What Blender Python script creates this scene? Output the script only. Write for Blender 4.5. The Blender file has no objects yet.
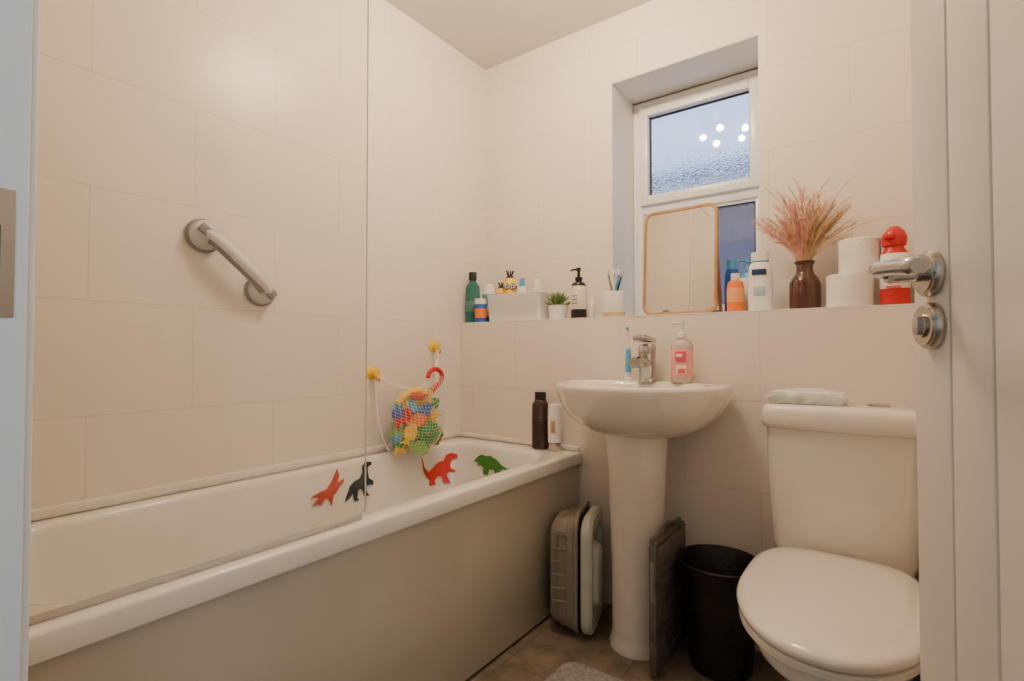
import bpy, bmesh, math, random
from mathutils import Vector, Matrix
from mathutils.bvhtree import BVHTree
random.seed(7)
scene = bpy.context.scene
COL = scene.collection
pi = math.pi

# ------------------------------------------------------------------ materials
MATS = {}
def mat(name, col, rough=0.4, metal=0.0, coat=0.0, var=0.04, scale=18.0, bump=0.0, bscale=60.0, trans=0.0, ior=1.45, alpha=1.0, sub=0.0):
    if name in MATS: return MATS[name]
    m = bpy.data.materials.new(name); m.use_nodes = True
    nt = m.node_tree; p = nt.nodes['Principled BSDF']
    p.inputs['Roughness'].default_value = rough
    p.inputs['Metallic'].default_value = metal
    p.inputs['Coat Weight'].default_value = coat
    p.inputs['Coat Roughness'].default_value = 0.06
    p.inputs['Transmission Weight'].default_value = trans
    p.inputs['IOR'].default_value = ior
    p.inputs['Alpha'].default_value = alpha
    tc = nt.nodes.new('ShaderNodeTexCoord')
    nz = nt.nodes.new('ShaderNodeTexNoise'); nz.inputs['Scale'].default_value = scale
    nz.inputs['Detail'].default_value = 3
    nt.links.new(tc.outputs['Object'], nz.inputs['Vector'])
    rp = nt.nodes.new('ShaderNodeValToRGB')
    a = tuple(max(0, c*(1-var)) for c in col[:3])+(1,)
    b = tuple(min(1, c*(1+var)) for c in col[:3])+(1,)
    rp.color_ramp.elements[0].position = 0.3; rp.color_ramp.elements[0].color = a
    rp.color_ramp.elements[1].position = 0.7; rp.color_ramp.elements[1].color = b
    nt.links.new(nz.outputs['Fac'], rp.inputs['Fac'])
    nt.links.new(rp.outputs['Color'], p.inputs['Base Color'])
    if bump > 0:
        n2 = nt.nodes.new('ShaderNodeTexNoise'); n2.inputs['Scale'].default_value = bscale
        n2.inputs['Detail'].default_value = 4
        nt.links.new(tc.outputs['Object'], n2.inputs['Vector'])
        bp = nt.nodes.new('ShaderNodeBump'); bp.inputs['Strength'].default_value = bump
        bp.inputs['Distance'].default_value = 0.01
        nt.links.new(n2.outputs['Fac'], bp.inputs['Height'])
        nt.links.new(bp.outputs['Normal'], p.inputs['Normal'])
    MATS[name] = m
    return m

def tile_mat(name, axis, col, mortar, w=0.5, h=0.3, zoff=0.22, uoff=0.0, rough=0.3, msize=0.0018, bump=0.3, offset=0.5):
    m = bpy.data.materials.new(name); m.use_nodes = True
    nt = m.node_tree; p = nt.nodes['Principled BSDF']
    g = nt.nodes.new('ShaderNodeNewGeometry')
    sp = nt.nodes.new('ShaderNodeSeparateXYZ'); cb = nt.nodes.new('ShaderNodeCombineXYZ')
    nt.links.new(g.outputs['Position'], sp.inputs[0])
    a1 = nt.nodes.new('ShaderNodeMath'); a1.operation = 'ADD'; a1.inputs[1].default_value = uoff
    a2 = nt.nodes.new('ShaderNodeMath'); a2.operation = 'ADD'; a2.inputs[1].default_value = -zoff
    src = {'x': ('Y', 'Z'), 'y': ('X', 'Z'), 'z': ('X', 'Y')}[axis]
    nt.links.new(sp.outputs[src[0]], a1.inputs[0]); nt.links.new(sp.outputs[src[1]], a2.inputs[0])
    nt.links.new(a1.outputs[0], cb.inputs[0]); nt.links.new(a2.outputs[0], cb.inputs[1])
    br = nt.nodes.new('ShaderNodeTexBrick')
    br.offset = offset
    br.inputs['Scale'].default_value = 1.0
    br.inputs['Brick Width'].default_value = w
    br.inputs['Row Height'].default_value = h
    br.inputs['Mortar Size'].default_value = msize
    br.inputs['Mortar Smooth'].default_value = 0.2
    br.inputs['Color1'].default_value = (*col, 1)
    br.inputs['Color2'].default_value = (*[c*0.985 for c in col], 1)
    br.inputs['Mortar'].default_value = (*mortar, 1)
    nt.links.new(cb.outputs[0], br.inputs['Vector'])
    nt.links.new(br.outputs['Color'], p.inputs['Base Color'])
    bp = nt.nodes.new('ShaderNodeBump'); bp.inputs['Strength'].default_value = bump
    bp.inputs['Distance'].default_value = 0.002; bp.invert = True
    nt.links.new(br.outputs['Fac'], bp.inputs['Height'])
    nz = nt.nodes.new('ShaderNodeTexNoise'); nz.inputs['Scale'].default_value = 2.2
    nt.links.new(g.outputs['Position'], nz.inputs['Vector'])
    bp2 = nt.nodes.new('ShaderNodeBump'); bp2.inputs['Strength'].default_value = 0.12; bp2.inputs['Distance'].default_value = 0.01
    nt.links.new(nz.outputs['Fac'], bp2.inputs['Height'])
    nt.links.new(bp.outputs['Normal'], bp2.inputs['Normal'])
    nt.links.new(bp2.outputs['Normal'], p.inputs['Normal'])
    p.inputs['Roughness'].default_value = rough
    p.inputs['Specular IOR Level'].default_value = 0.35
    return m

WALLC = (0.80, 0.73, 0.65)
MORT = (0.68, 0.61, 0.53)
T_X = tile_mat('wall_tile_side', 'x', WALLC, MORT, uoff=0.08, rough=0.30)
T_Y = tile_mat('wall_tile_back', 'y', WALLC, MORT, uoff=0.09, rough=0.30)
CEIL = mat('ceiling_paint', (0.70, 0.68, 0.65), 0.85, var=0.01, bump=0.05)
PAINT = mat('white_paint', (0.80, 0.79, 0.76), 0.5, var=0.01)
CER = mat('white_ceramic', (0.80, 0.76, 0.70), 0.08, coat=0.6, var=0.01)
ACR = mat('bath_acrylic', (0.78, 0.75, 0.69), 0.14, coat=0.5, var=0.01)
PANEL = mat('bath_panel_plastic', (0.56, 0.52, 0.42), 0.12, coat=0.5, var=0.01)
CHR = mat('chrome', (0.48, 0.48, 0.49), 0.10, metal=1.0, var=0.01)
NICK = mat('satin_nickel', (0.50, 0.46, 0.41), 0.25, metal=1.0, var=0.02)
BRASSP = mat('strike_plate_metal', (0.50, 0.42, 0.32), 0.4, metal=0.6, var=0.03)
UPVC = mat('white_upvc', (0.84, 0.85, 0.86), 0.25, var=0.01)
WHITE = mat('white_plastic', (0.82, 0.81, 0.78), 0.3, var=0.01)
GREYP = mat('grey_plastic', (0.22, 0.22, 0.22), 0.4)
LGREY = mat('light_grey_plastic', (0.56, 0.56, 0.55), 0.3)
BLACK = mat('black_plastic', (0.012, 0.011, 0.011), 0.35)
DARKB = mat('dark_brown_plastic', (0.035, 0.015, 0.012), 0.2, coat=0.3)
RED = mat('red_plastic', (0.60, 0.02, 0.025), 0.3)
PINK = mat('pink_label', (0.75, 0.08, 0.12), 0.35)
ORANGE = mat('orange_plastic', (0.85, 0.20, 0.03), 0.3)
YEL = mat('yellow_plastic', (0.90, 0.55, 0.02), 0.3)
GREEN = mat('green_plastic', (0.05, 0.33, 0.06), 0.35)
LGREEN = mat('light_green_plastic', (0.22, 0.46, 0.09), 0.35)
TEAL = mat('teal_liquid', (0.01, 0.13, 0.13), 0.12, coat=0.4)
BLUE = mat('blue_plastic', (0.03, 0.13, 0.50), 0.3)
LBLUE = mat('light_blue_plastic', (0.10, 0.38, 0.65), 0.3)
NAVY = mat('navy_plastic', (0.02, 0.04, 0.12), 0.4)
CREAM = mat('cream_label', (0.72, 0.68, 0.56), 0.5)
WOOD = mat('oak_wood', (0.46, 0.25, 0.11), 0.45, var=0.25, scale=9)
BAMB = mat('bamboo', (0.60, 0.42, 0.24), 0.5, var=0.15)
PAPER = mat('toilet_paper', (0.84, 0.80, 0.75), 0.95, var=0.02, bump=0.3, bscale=150)
CARD = mat('cardboard', (0.40, 0.30, 0.20), 0.9)
TAUPE = mat('taupe_plastic', (0.27, 0.23, 0.185), 0.35)
PALEG = mat('pale_green_plastic', (0.60, 0.63, 0.54), 0.35)
STOOL = mat('charcoal_plastic', (0.13, 0.12, 0.115), 0.5, var=0.3, bump=0.3)
MATF = mat('grey_bath_mat', (0.38, 0.36, 0.35), 0.95, var=0.25, scale=80, bump=1.0, bscale=220)
LEAF = mat('succulent_green', (0.16, 0.26, 0.08), 0.5, var=0.3)
SOIL = mat('soil', (0.05, 0.03, 0.02), 0.9, var=0.3)
NET = mat('white_netting', (0.80, 0.78, 0.72), 0.6)
BIN = mat('black_bin_plastic', (0.012, 0.010, 0.010), 0.38, bump=0.4, bscale=90)
DOORW = mat('door_white_grain', (0.78, 0.745, 0.70), 0.42, var=0.02, scale=6, bump=0.06, bscale=30)
GROOVE = mat('door_groove', (0.84, 0.83, 0.80), 0.4)
JAMB = mat('door_frame_gloss', (0.80, 0.85, 0.86), 0.3, var=0.01)
AMBER = mat('amber_glass', (0.08, 0.016, 0.006), 0.06, coat=0.6, trans=0.2)
CLEARP = mat('clear_soap', (0.80, 0.70, 0.66), 0.1, trans=0.5)
GRASSP = mat('dried_grass_pink', (0.76, 0.40, 0.31), 0.8, var=0.2, scale=50)
GRASSB = mat('dried_grass_beige', (0.60, 0.40, 0.23), 0.8, var=0.25, scale=50)
SILI = mat('sealant', (0.78, 0.74, 0.67), 0.4)
SKIN_Y = mat('figure_yellow', (0.90, 0.58, 0.03), 0.3)

MIR = mat('mirror_silver', (0.80, 0.80, 0.78), 0.015, metal=1.0, var=0.0)
def schlick(nt, f0):
    g = nt.nodes.new('ShaderNodeNewGeometry')
    dt = nt.nodes.new('ShaderNodeVectorMath'); dt.operation = 'DOT_PRODUCT'
    nt.links.new(g.outputs['Incoming'], dt.inputs[0]); nt.links.new(g.outputs['Normal'], dt.inputs[1])
    ab = nt.nodes.new('ShaderNodeMath'); ab.operation = 'ABSOLUTE'; nt.links.new(dt.outputs['Value'], ab.inputs[0])
    om = nt.nodes.new('ShaderNodeMath'); om.operation = 'SUBTRACT'; om.inputs[0].default_value = 1.0; nt.links.new(ab.outputs[0], om.inputs[1])
    pw = nt.nodes.new('ShaderNodeMath'); pw.operation = 'POWER'; pw.inputs[1].default_value = 5.0; nt.links.new(om.outputs[0], pw.inputs[0])
    ma = nt.nodes.new('ShaderNodeMath'); ma.operation = 'MULTIPLY_ADD'; ma.inputs[1].default_value = (1-f0)*.7; ma.inputs[2].default_value = f0
    ma.use_clamp = True
    nt.links.new(pw.outputs[0], ma.inputs[0])
    return ma.outputs[0]
def clear_glass(name, tint):
    m = bpy.data.materials.new(name); m.use_nodes = True
    nt = m.node_tree
    for n in list(nt.nodes):
        if n.type == 'BSDF_PRINCIPLED': nt.nodes.remove(n)
    out = [n for n in nt.nodes if n.type == 'OUTPUT_MATERIAL'][0]
    tr = nt.nodes.new('ShaderNodeBsdfTransparent'); tr.inputs[0].default_value = (*tint, 1)
    gl = nt.nodes.new('ShaderNodeBsdfGlossy'); gl.inputs['Roughness'].default_value = 0.02
    mx = nt.nodes.new('ShaderNodeMixShader')
    nt.links.new(schlick(nt, 0.03), mx.inputs[0]); nt.links.new(tr.outputs[0], mx.inputs[1]); nt.links.new(gl.outputs[0], mx.inputs[2])
    nt.links.new(mx.outputs[0], out.inputs[0])
    return m
GLASS = clear_glass('screen_glass', (0.975, 0.975, 0.96))
GEDGE = mat('glass_edge', (0.52, 0.54, 0.48), 0.2, trans=0.5)
def frosted():
    m = bpy.data.materials.new('frosted_window_glass'); m.use_nodes = True
    nt = m.node_tree
    for n in list(nt.nodes):
        if n.type == 'BSDF_PRINCIPLED': nt.nodes.remove(n)
    out = [n for n in nt.nodes if n.type == 'OUTPUT_MATERIAL'][0]
    tc = nt.nodes.new('ShaderNodeTexCoord')
    nz = nt.nodes.new('ShaderNodeTexVoronoi'); nz.inputs['Scale'].default_value = 130
    nt.links.new(tc.outputs['Object'], nz.inputs['Vector'])
    bp = nt.nodes.new('ShaderNodeBump'); bp.inputs['Strength'].default_value = 0.6; bp.inputs['Distance'].default_value = 0.004
    nt.links.new(nz.outputs['Distance'], bp.inputs['Height'])
    rf = nt.nodes.new('ShaderNodeBsdfRefraction'); rf.inputs['Roughness'].default_value = 0.12; rf.inputs['IOR'].default_value = 1.12
    nt.links.new(bp.outputs['Normal'], rf.inputs['Normal'])
    tl = nt.nodes.new('ShaderNodeBsdfTranslucent'); tl.inputs[0].default_value = (0.8, 0.85, 0.9, 1)
    m1 = nt.nodes.new('ShaderNodeMixShader'); m1.inputs[0].default_value = 0.10
    nt.links.new(rf.outputs[0], m1.inputs[1]); nt.links.new(tl.outputs[0], m1.inputs[2])
    gl = nt.nodes.new('ShaderNodeBsdfGlossy'); gl.inputs['Roughness'].default_value = 0.03
    mx = nt.nodes.new('ShaderNodeMixShader')
    nt.links.new(schlick(nt, 0.045), mx.inputs[0]); nt.links.new(m1.outputs[0], mx.inputs[1]); nt.links.new(gl.outputs[0], mx.inputs[2])
    nt.links.new(mx.outputs[0], out.inputs[0])
    return m
FROST = frosted()

def floor_mat():
    m = bpy.data.materials.new('stone_vinyl_floor'); m.use_nodes = True
    nt = m.node_tree; p = nt.nodes['Principled BSDF']
    g = nt.nodes.new('ShaderNodeNewGeometry')
    br = nt.nodes.new('ShaderNodeTexBrick'); br.inputs['Scale'].default_value = 1
    br.inputs['Brick Width'].default_value = 0.33; br.inputs['Row Height'].default_value = 0.33
    br.offset = 0.0
    br.inputs['Mortar Size'].default_value = 0.002
    br.inputs['Color1'].default_value = (0.19, 0.155, 0.12, 1)
    br.inputs['Color2'].default_value = (0.165, 0.135, 0.105, 1)
    br.inputs['Mortar'].default_value = (0.11, 0.09, 0.07, 1)
    nt.links.new(g.outputs['Position'], br.inputs['Vector'])
    nz = nt.nodes.new('ShaderNodeTexNoise'); nz.inputs['Scale'].default_value = 14; nz.inputs['Detail'].default_value = 8
    nz.inputs['Roughness'].default_value = 0.65
    nt.links.new(g.outputs['Position'], nz.inputs['Vector'])
    rp = nt.nodes.new('ShaderNodeValToRGB')
    rp.color_ramp.elements[0].position = 0.3; rp.color_ramp.elements[0].color = (0.55, 0.55, 0.55, 1)
    rp.color_ramp.elements[1].position = 0.72; rp.color_ramp.elements[1].color = (1.5, 1.45, 1.35, 1)
    nt.links.new(nz.outputs['Fac'], rp.inputs['Fac'])
    mx = nt.nodes.new('ShaderNodeMix'); mx.data_type = 'RGBA'; mx.blend_type = 'MULTIPLY'
    mx.inputs[0].default_value = 1.0
    nt.links.new(br.outputs['Color'], mx.inputs[6]); nt.links.new(rp.outputs['Color'], mx.inputs[7])
    nt.links.new(mx.outputs[2], p.inputs['Base Color'])
    p.inputs['Roughness'].default_value = 0.42
    return m
FLOOR = floor_mat()
BRICK = tile_mat('neighbour_brick', 'y', (0.11, 0.055, 0.055), (0.10, 0.075, 0.08), w=0.22, h=0.075, rough=0.9, msize=0.01)
ROOF = mat('roof_slate', (0.12, 0.12, 0.14), 0.9, var=0.2)

# ------------------------------------------------------------------ builder
I4 = Matrix.Identity(4)
class B:
    def __init__(s, name, origin=(0, 0, 0)):
        s.bm = bmesh.new(); s.mats = []; s.name = name; s.o = Vector(origin)
    def mi(s, m):
        if m not in s.mats: s.mats.append(m)
        return s.mats.index(m)
    def loft(s, rings, m, c0=True, c1=True, closed=True):
        ms = m if isinstance(m, list) else [m]*(len(rings)-1)
        vr = [[s.bm.verts.new(Vector(p)) for p in r] for r in rings]
        n = len(vr[0])
        for i in range(len(vr)-1):
            k = s.mi(ms[i])
            for j in range(n if closed else n-1):
                j2 = (j+1) % n
                try:
                    f = s.bm.faces.new((vr[i][j], vr[i][j2], vr[i+1][j2], vr[i+1][j])); f.material_index = k
                except ValueError: pass
        if c0:
            f = s.bm.faces.new(list(reversed(vr[0]))); f.material_index = s.mi(ms[0])
        if c1:
            f = s.bm.faces.new(vr[-1]); f.material_index = s.mi(ms[-1])
    def lathe(s, prof, m, loc=(0, 0, 0), n=32, sx=1, sy=1, M=I4, c0=True, c1=True):
        L = Vector(loc)
        rings = []
        for r, z in prof:
            r = max(r, 1e-4)
            rings.append([L + (M @ Vector((r*sx*math.cos(2*pi*j/n), r*sy*math.sin(2*pi*j/n), z))) for j in range(n)])
        s.loft(rings, m, c0, c1)
    def ball(s, c, r, m, sx=1, sy=1, sz=1, n=20, M=I4):
        k = 12
        prof = [(r*math.sin(pi*i/k), -r*math.cos(pi*i/k)*sz) for i in range(k+1)]
        s.lathe(prof, m, c, n, sx, sy, M)
    def box(s, c, d, m, bev=0.0, M=I4, seg=2):
        t = bmesh.new()
        bmesh.ops.create_cube(t, size=1.0)
        for v in t.verts: v.co = Vector((v.co.x*d[0], v.co.y*d[1], v.co.z*d[2]))
        if bev > 0:
            bmesh.ops.bevel(t, geom=list(t.edges), offset=bev, segments=seg, affect='EDGES', profile=0.5)
        k = s.mi(m); mp = {}
        for v in t.verts: mp[v] = s.bm.verts.new(Vector(c) + (M @ v.co))
        for f in t.faces:
            nf = s.bm.faces.new([mp[v] for v in f.verts]); nf.material_index = k
        t.free()
    def tube(s, pts, r, m, n=12, cap=True, flat=1.0):
        pts = [Vector(p) for p in pts]
        rs = r if isinstance(r, (list, tuple)) else [r]*len(pts)
        up = None; rings = []
        for i, p in enumerate(pts):
            a = pts[max(i-1, 0)]; b = pts[min(i+1, len(pts)-1)]
            d = (b-a).normalized()
            if up is None:
                up = Vector((0, 0, 1)) if abs(d.z) < 0.9 else Vector((0, 1, 0))
            up = (up - d*up.dot(d)).normalized()
            sd = d.cross(up)
            rings.append([p + sd*math.cos(2*pi*j/n)*rs[i] + up*math.sin(2*pi*j/n)*rs[i]*flat for j in range(n)])
        s.loft(rings, m, cap, cap)
    def prism(s, poly, th, m, M, c):
        C = Vector(c)
        lo = [C + (M @ Vector((p[0], p[1], -th/2))) for p in poly]; hi = [C + (M @ Vector((p[0], p[1], th/2))) for p in poly]
        s.loft([lo, hi], m)
    def done(s, parent=None, sharp=35, recalc=True, smooth=True):
        if recalc: bmesh.ops.recalc_face_normals(s.bm, faces=list(s.bm.faces))
        me = bpy.data.meshes.new(s.name); s.bm.to_mesh(me); s.bm.free()
        for m in s.mats: me.materials.append(m)
        if smooth:
            for p in me.polygons: p.use_smooth = True
            me.set_sharp_from_angle(angle=math.radians(sharp))
        ob = bpy.data.objects.new(s.name, me); ob.location = s.o
        COL.objects.link(ob)
        if parent: ob.parent = parent
        return ob
def empty(name, loc=(0, 0, 0), rz=0):
    e = bpy.data.objects.new(name, None); e.location = loc; e.rotation_euler = (0, 0, rz)
    e.empty_display_size = 0.1
    COL.objects.link(e); return e
def rrect(x0, x1, y0, y1, r, z, n=8):
    pts = []
    for cx, cy, a0 in ((x1-r, y1-r, 0), (x0+r, y1-r, pi/2), (x0+r, y0+r, pi), (x1-r, y0+r, 1.5*pi)):
        for i in range(n+1):
            a = a0 + (pi/2)*i/n
            pts.append((cx+r*math.cos(a), cy+r*math.sin(a), z))
    return pts
def smooth_path(pts, k=6):
    P = [Vector(p) for p in pts]; out = []
    for i in range(len(P)-1):
        p0 = P[max(i-1, 0)]; p1 = P[i]; p2 = P[i+1]; p3 = P[min(i+2, len(P)-1)]
        for j in range(k):
            t = j/k
            out.append(0.5*((2*p1)+(-p0+p2)*t+(2*p0-5*p1+4*p2-p3)*t*t+(-p0+3*p1-3*p2+p3)*t**3))
    out.append(P[-1]); return out

# ------------------------------------------------------------------ dimensions
W = -1.67; DU = 2.046; DL = 1.855; LZ = 1.12; CZ = 2.45; XR = 0.088
# ------------------------------------------------------------------ room shell
def slab(name, boxes, m):
    b = B(name)
    for (x0, x1, y0, y1, z0, z1) in boxes:
        b.box(((x0+x1)/2, (y0+y1)/2, (z0+z1)/2), (x1-x0, y1-y0, z1-z0), m)
    return b.done(smooth=False)
slab('floor', [(-1.8, 1.1, -1.4, 2.5, -0.06, 0)], FLOOR)
slab('ceiling', [(-1.8, 1.1, -1.4, 2.5, CZ, CZ+0.06)], CEIL)
slab('wall_left', [(W-0.12, W, 0.0, 2.36, 0, CZ)], T_X)
slab('wall_back', [(W, -0.961, DU, 2.36, LZ, CZ), (-0.367, XR, DU, 2.36, LZ, CZ), (-0.961, -0.367, DU, 2.36, 2.16, CZ),
                   (W, XR, DL, 2.36, 0, LZ)], T_Y)
slab('wall_right', [(XR, XR+0.12, 1.0, 2.36, 0, CZ), (XR+0.12, 0.5, 1.0, 1.12, 0, CZ), (0.5, 0.6, 0.0, 1.12, 0, CZ)], T_X)
slab('wall_front', [(W, -0.555, 0.0, 0.085, 0, CZ), (-0.555, 0.335, 0.0, 0.085, 2.07, CZ), (0.335, 0.5, 0.0, 0.085, 0, CZ)], T_Y)
slab('wall_hall', [(-1.2, -1.1, -1.3, 0.0, 0, CZ), (1.0, 1.1, -1.3, 0.0, 0, CZ), (-1.2, 1.1, -1.4, -1.3, 0, CZ), (0.6, 1.1, 0.0, 0.085, 0, CZ)], PAINT)

lb = B('window_sill')
lb.box(((W+XR)/2, (DL+DU)/2-0.001, LZ+0.002), (XR-W-0.002, DU-DL-0.0, 0.004), PAINT)
lb.box((-0.664, 2.165, LZ+0.002), (0.592, 0.236, 0.004), PAINT)
lb.box((-0.959, 2.163, 1.64), (0.004, 0.23, 1.03), PAINT)
lb.box((-0.369, 2.163, 1.64), (0.004, 0.23, 1.03), PAINT)
lb.box((-0.664, 2.163, 2.158), (0.588, 0.23, 0.004), PAINT)
lb.done(smooth=False)
SZ = LZ+0.004

# ------------------------------------------------------------------ window
win = empty('window_1', (-0.664, 2.31, LZ))
def wbar(b, x0, x1, z0, z1, y0, y1, bev=0.006):
    b.box(((x0+x1)/2, (y0+y1)/2, (z0+z1)/2), (x1-x0, y1-y0, z1-z0), UPVC, bev)
fb = B('frame')
hw = 0.295; hh = 1.032; z0 = 0.006
for (a, c, d, e) in ((-hw, -hw+.05, z0, hh), (hw-.05, hw, z0, hh), (-hw+.045, hw-.045, z0, .055), (-hw+.045, hw-.045, hh-.05, hh), (-hw+.045, hw-.045, .50, .56)):
    wbar(fb, a, c, d, e, -0.03, 0.035)
for (a, c, d, e) in ((-hw+.048, -hw+.062, .053, .502), (hw-.062, hw-.048, .053, .502), (-hw+.06, hw-.06, .053, .067), (-hw+.06, hw-.06, .488, .502)):
    wbar(fb, a, c, d, e, -0.02, 0.01, 0.003)
for (a, c, d, e) in ((-hw+.038, -hw+.078, .54, hh-.036), (hw-.078, hw-.038, .54, hh-.036), (-hw+.076, hw-.076, .54, .585), (-hw+.076, hw-.076, hh-.078, hh-.036)):
    wbar(fb, a, c, d, e, -0.048, 0.0, 0.007)
GASK = mat('black_gasket', (.03, .03, .035), .6)
for (a, c, d, e) in ((-hw+.077, -hw+.083, .583, hh-.077), (hw-.083, hw-.077, .583, hh-.077), (-hw+.077, hw-.077, .583, .589), (-hw+.077, hw-.077, hh-.083, hh-.077),
                     (-hw+.061, -hw+.066, .066, .489), (hw-.066, hw-.061, .066, .489), (-hw+.061, hw-.061, .484, .489)):
    fb.box(((a+c)/2, -.012, (d+e)/2), (c-a, .014, e-d), GASK)
fb.done(win)
gb = B('frosted_pane')
gb.box((0, 0.0, 0.278), (2*hw-0.11, 0.004, 0.45), FROST)
gb.box((0, -0.01, 0.768), (2*hw-0.15, 0.004, 0.38), FROST)
gb.done(win, smooth=False)

# outside: neighbouring house
nb = B('neighbour_house')
nb.box((-2.5, 4.6, 1.15), (10, 0.3, 2.42), BRICK)
Mroof = Matrix.Rotation(math.radians(32), 4, 'X')
nb.box((-2.5, 5.0, 2.56), (10.2, 1.2, 0.06), ROOF, M=Mroof)
nb.box((-2.5, 4.40, 2.33), (10.2, .10, .08), WHITE, .02)
nb.done(smooth=False)

# ------------------------------------------------------------------ bath
bath = empty('bathtub', (-1.33, 0.98, 0))
RZ = 0.58
X0, X1 = W+0.002, -1.00
Y0, Y1 = 0.087, DL-0.002
b = B('tub')
R = []
R.append(rrect(X0+.02, X1-.02, Y0+.0, Y1, 0.012, RZ-0.046))
R.append(rrect(X0, X1, Y0, Y1, 0.02, RZ-0.044))
R.append(rrect(X0, X1, Y0, Y1, 0.02, RZ-0.008))
R.append(rrect(X0+.003, X1-.003, Y0+.003, Y1-.003, 0.02, RZ-0.002))
R.append(rrect(X0+.009, X1-.009, Y0+.009, Y1-.009, 0.02, RZ))
ix0, ix1, iy0, iy1 = -1.612, -1.068, 0.20, 1.735
def inner(d, z, de=None, r=0.13):
    de = d if de is None else de
    return rrect(ix0+d, ix1-d, iy0+de, iy1-de, r, z)
R.append(inner(-0.012, RZ))
R.append(inner(-0.004, RZ-.002))
R.append(inner(0.002, RZ-.008))
R.append(inner(0.006, RZ-.02))
R.append(inner(0.02, RZ-.12, 0.025))
R.append(inner(0.045, RZ-.27, 0.06))
R.append(inner(0.06, RZ-.33, 0.085))
R.append(inner(0.085, RZ-.37, 0.115))
R.append(inner(0.12, RZ-.385, 0.15, 0.11))
b.loft(R, ACR, False, True)
bmesh.ops.recalc_face_normals(b.bm, faces=list(b.bm.faces))
bathbvh = BVHTree.FromBMesh(b.bm)
tub = b.done(recalc=True, sharp=50)
tub.parent = bath; tub.location = (1.33, -0.98, 0)
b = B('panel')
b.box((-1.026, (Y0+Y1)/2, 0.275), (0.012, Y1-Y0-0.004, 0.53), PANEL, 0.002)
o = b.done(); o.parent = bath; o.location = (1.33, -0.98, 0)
b = B('sealant_strip')
b.box((W+0.009, (Y0+Y1)/2, RZ+0.014), (0.016, Y1-Y0-.01, 0.028), SILI, 0.006)
b.box(((X0+X1)/2, DL-0.006, RZ+0.010), (X1-X0-0.03, 0.010, 0.020), SILI, 0.004)
o = b.done(); o.parent = bath; o.location = (1.33, -0.98, 0)

# shower screen
sc = empty('shower_screen', (-1.035, 0.1, RZ))
b = B('glass_sheet')
def scr(xo):
    return [(xo, 0.02, .012), (xo, .69, .012), (xo, .702, .016), (xo, .706, .028), (xo, .706, 1.40), (xo, .70, 1.43), (xo, .68, 1.45), (xo, .02, 1.45)]
L = scr(-0.003); Rr = scr(0.003)
vl = [b.bm.verts.new(p) for p in L]; vr = [b.bm.verts.new(p) for p in Rr]
g = b.mi(GLASS); e = b.mi(GEDGE)
f = b.bm.faces.new(vl); f.material_index = g
f = b.bm.faces.new(vr); f.material_index = g
for i in range(8):
    f = b.bm.faces.new((vl[i], vl[(i+1) % 8], vr[(i+1) % 8], vr[i])); f.material_index = e
b.done(sc, smooth=False)
b = B('wall_profile'); b.box((0, 0.004, .72), (0.025, 0.034, 1.44), CHR, 0.004); b.done(sc)
b = B('bottom_seal'); b.box((0, .355, .007), (0.008, .68, .012), mat('clear_seal', (0.72, 0.70, 0.65), 0.2, trans=0.5), 0.003); b.done(sc)

# bath/shower mixer with hose on the front wall (seen in the mirror)
sh = B('shower_mixer', (-1.44, 0.087, 1.0))
sh.tube([(-.08, .05, .0), (.08, .05, .0)], 0.022, CHR, 16)
sh.tube([(-.06, .0, 0), (-.06, .05, 0)], 0.015, CHR); sh.tube([(.06, .0, 0), (.06, .05, 0)], 0.015, CHR)
sh.box((0, .02, .36), (.03, .038, .04), CHR, .006)
sh.tube(smooth_path([(0, .05, -.02), (.05, .09, -.20), (.12, .09, -.1), (.11, .08, .12), (.04, .09, .24), (.0, .06, .30)]), 0.007, CHR, 10)
sh.tube([(0, .06, .29), (0, .07, .40), (0, .10, .45)], [.011, .012, .02], CHR)
sh.lathe([(0.02, .02), (.038, .0), (.038, -.012), (.001, -.012)], CHR, (0, .115, .445), M=Matrix.Rotation(.9, 4, 'X'))
sh.done()

# grab rail
gr = B('grab_rail', (W, 0.782, 1.262))
pA = Vector((0, -.088, .075)); pB = Vector((0, .088, -.075))
MX = Matrix.Rotation(pi/2, 4, 'Y')
for p in (pA, pB):
    gr.lathe([(.050, .001), (.052, .006), (.049, .014), (.045, .016), (.043, .030), (.035, .040), (.018, .045), (.001, .046)],
             [GREYP, GREYP, GREYP, LGREY, LGREY, LGREY, LGREY], p, 36, M=MX)
dirv = (pB-pA).normalized()
path = smooth_path([pA+Vector((.032, 0, 0))-dirv*.02, pA+Vector((.05, 0, 0))+dirv*.012, pA+Vector((.062, 0, 0))+dirv*.05, pB+Vector((.062, 0, 0))-dirv*.05, pB+Vector((.05, 0, 0))-dirv*.012, pB+Vector((.032, 0, 0))+dirv*.02])
gr.tube(path, [0.0145+0.003*math.sin(pi*i/(len(path)-1)) for i in range(len(path))], mat('rail_grip_grey', (.66, .66, .64), .35), 18)
for p, sgn in ((pA, -1), (pB, 1)):
    c = p+Vector((.047, 0, 0))+dirv*sgn*.016
    gr.box(c, (.014, .036, .028), GREYP, .004, M=Matrix.Rotation(-math.atan2(.075, .088), 4, 'X'))
gr.tube([p+Vector((-.007, -.004, -.008)) for p in path[6:-6]], 0.0155, GREYP, 14)
gr.done()

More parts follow.
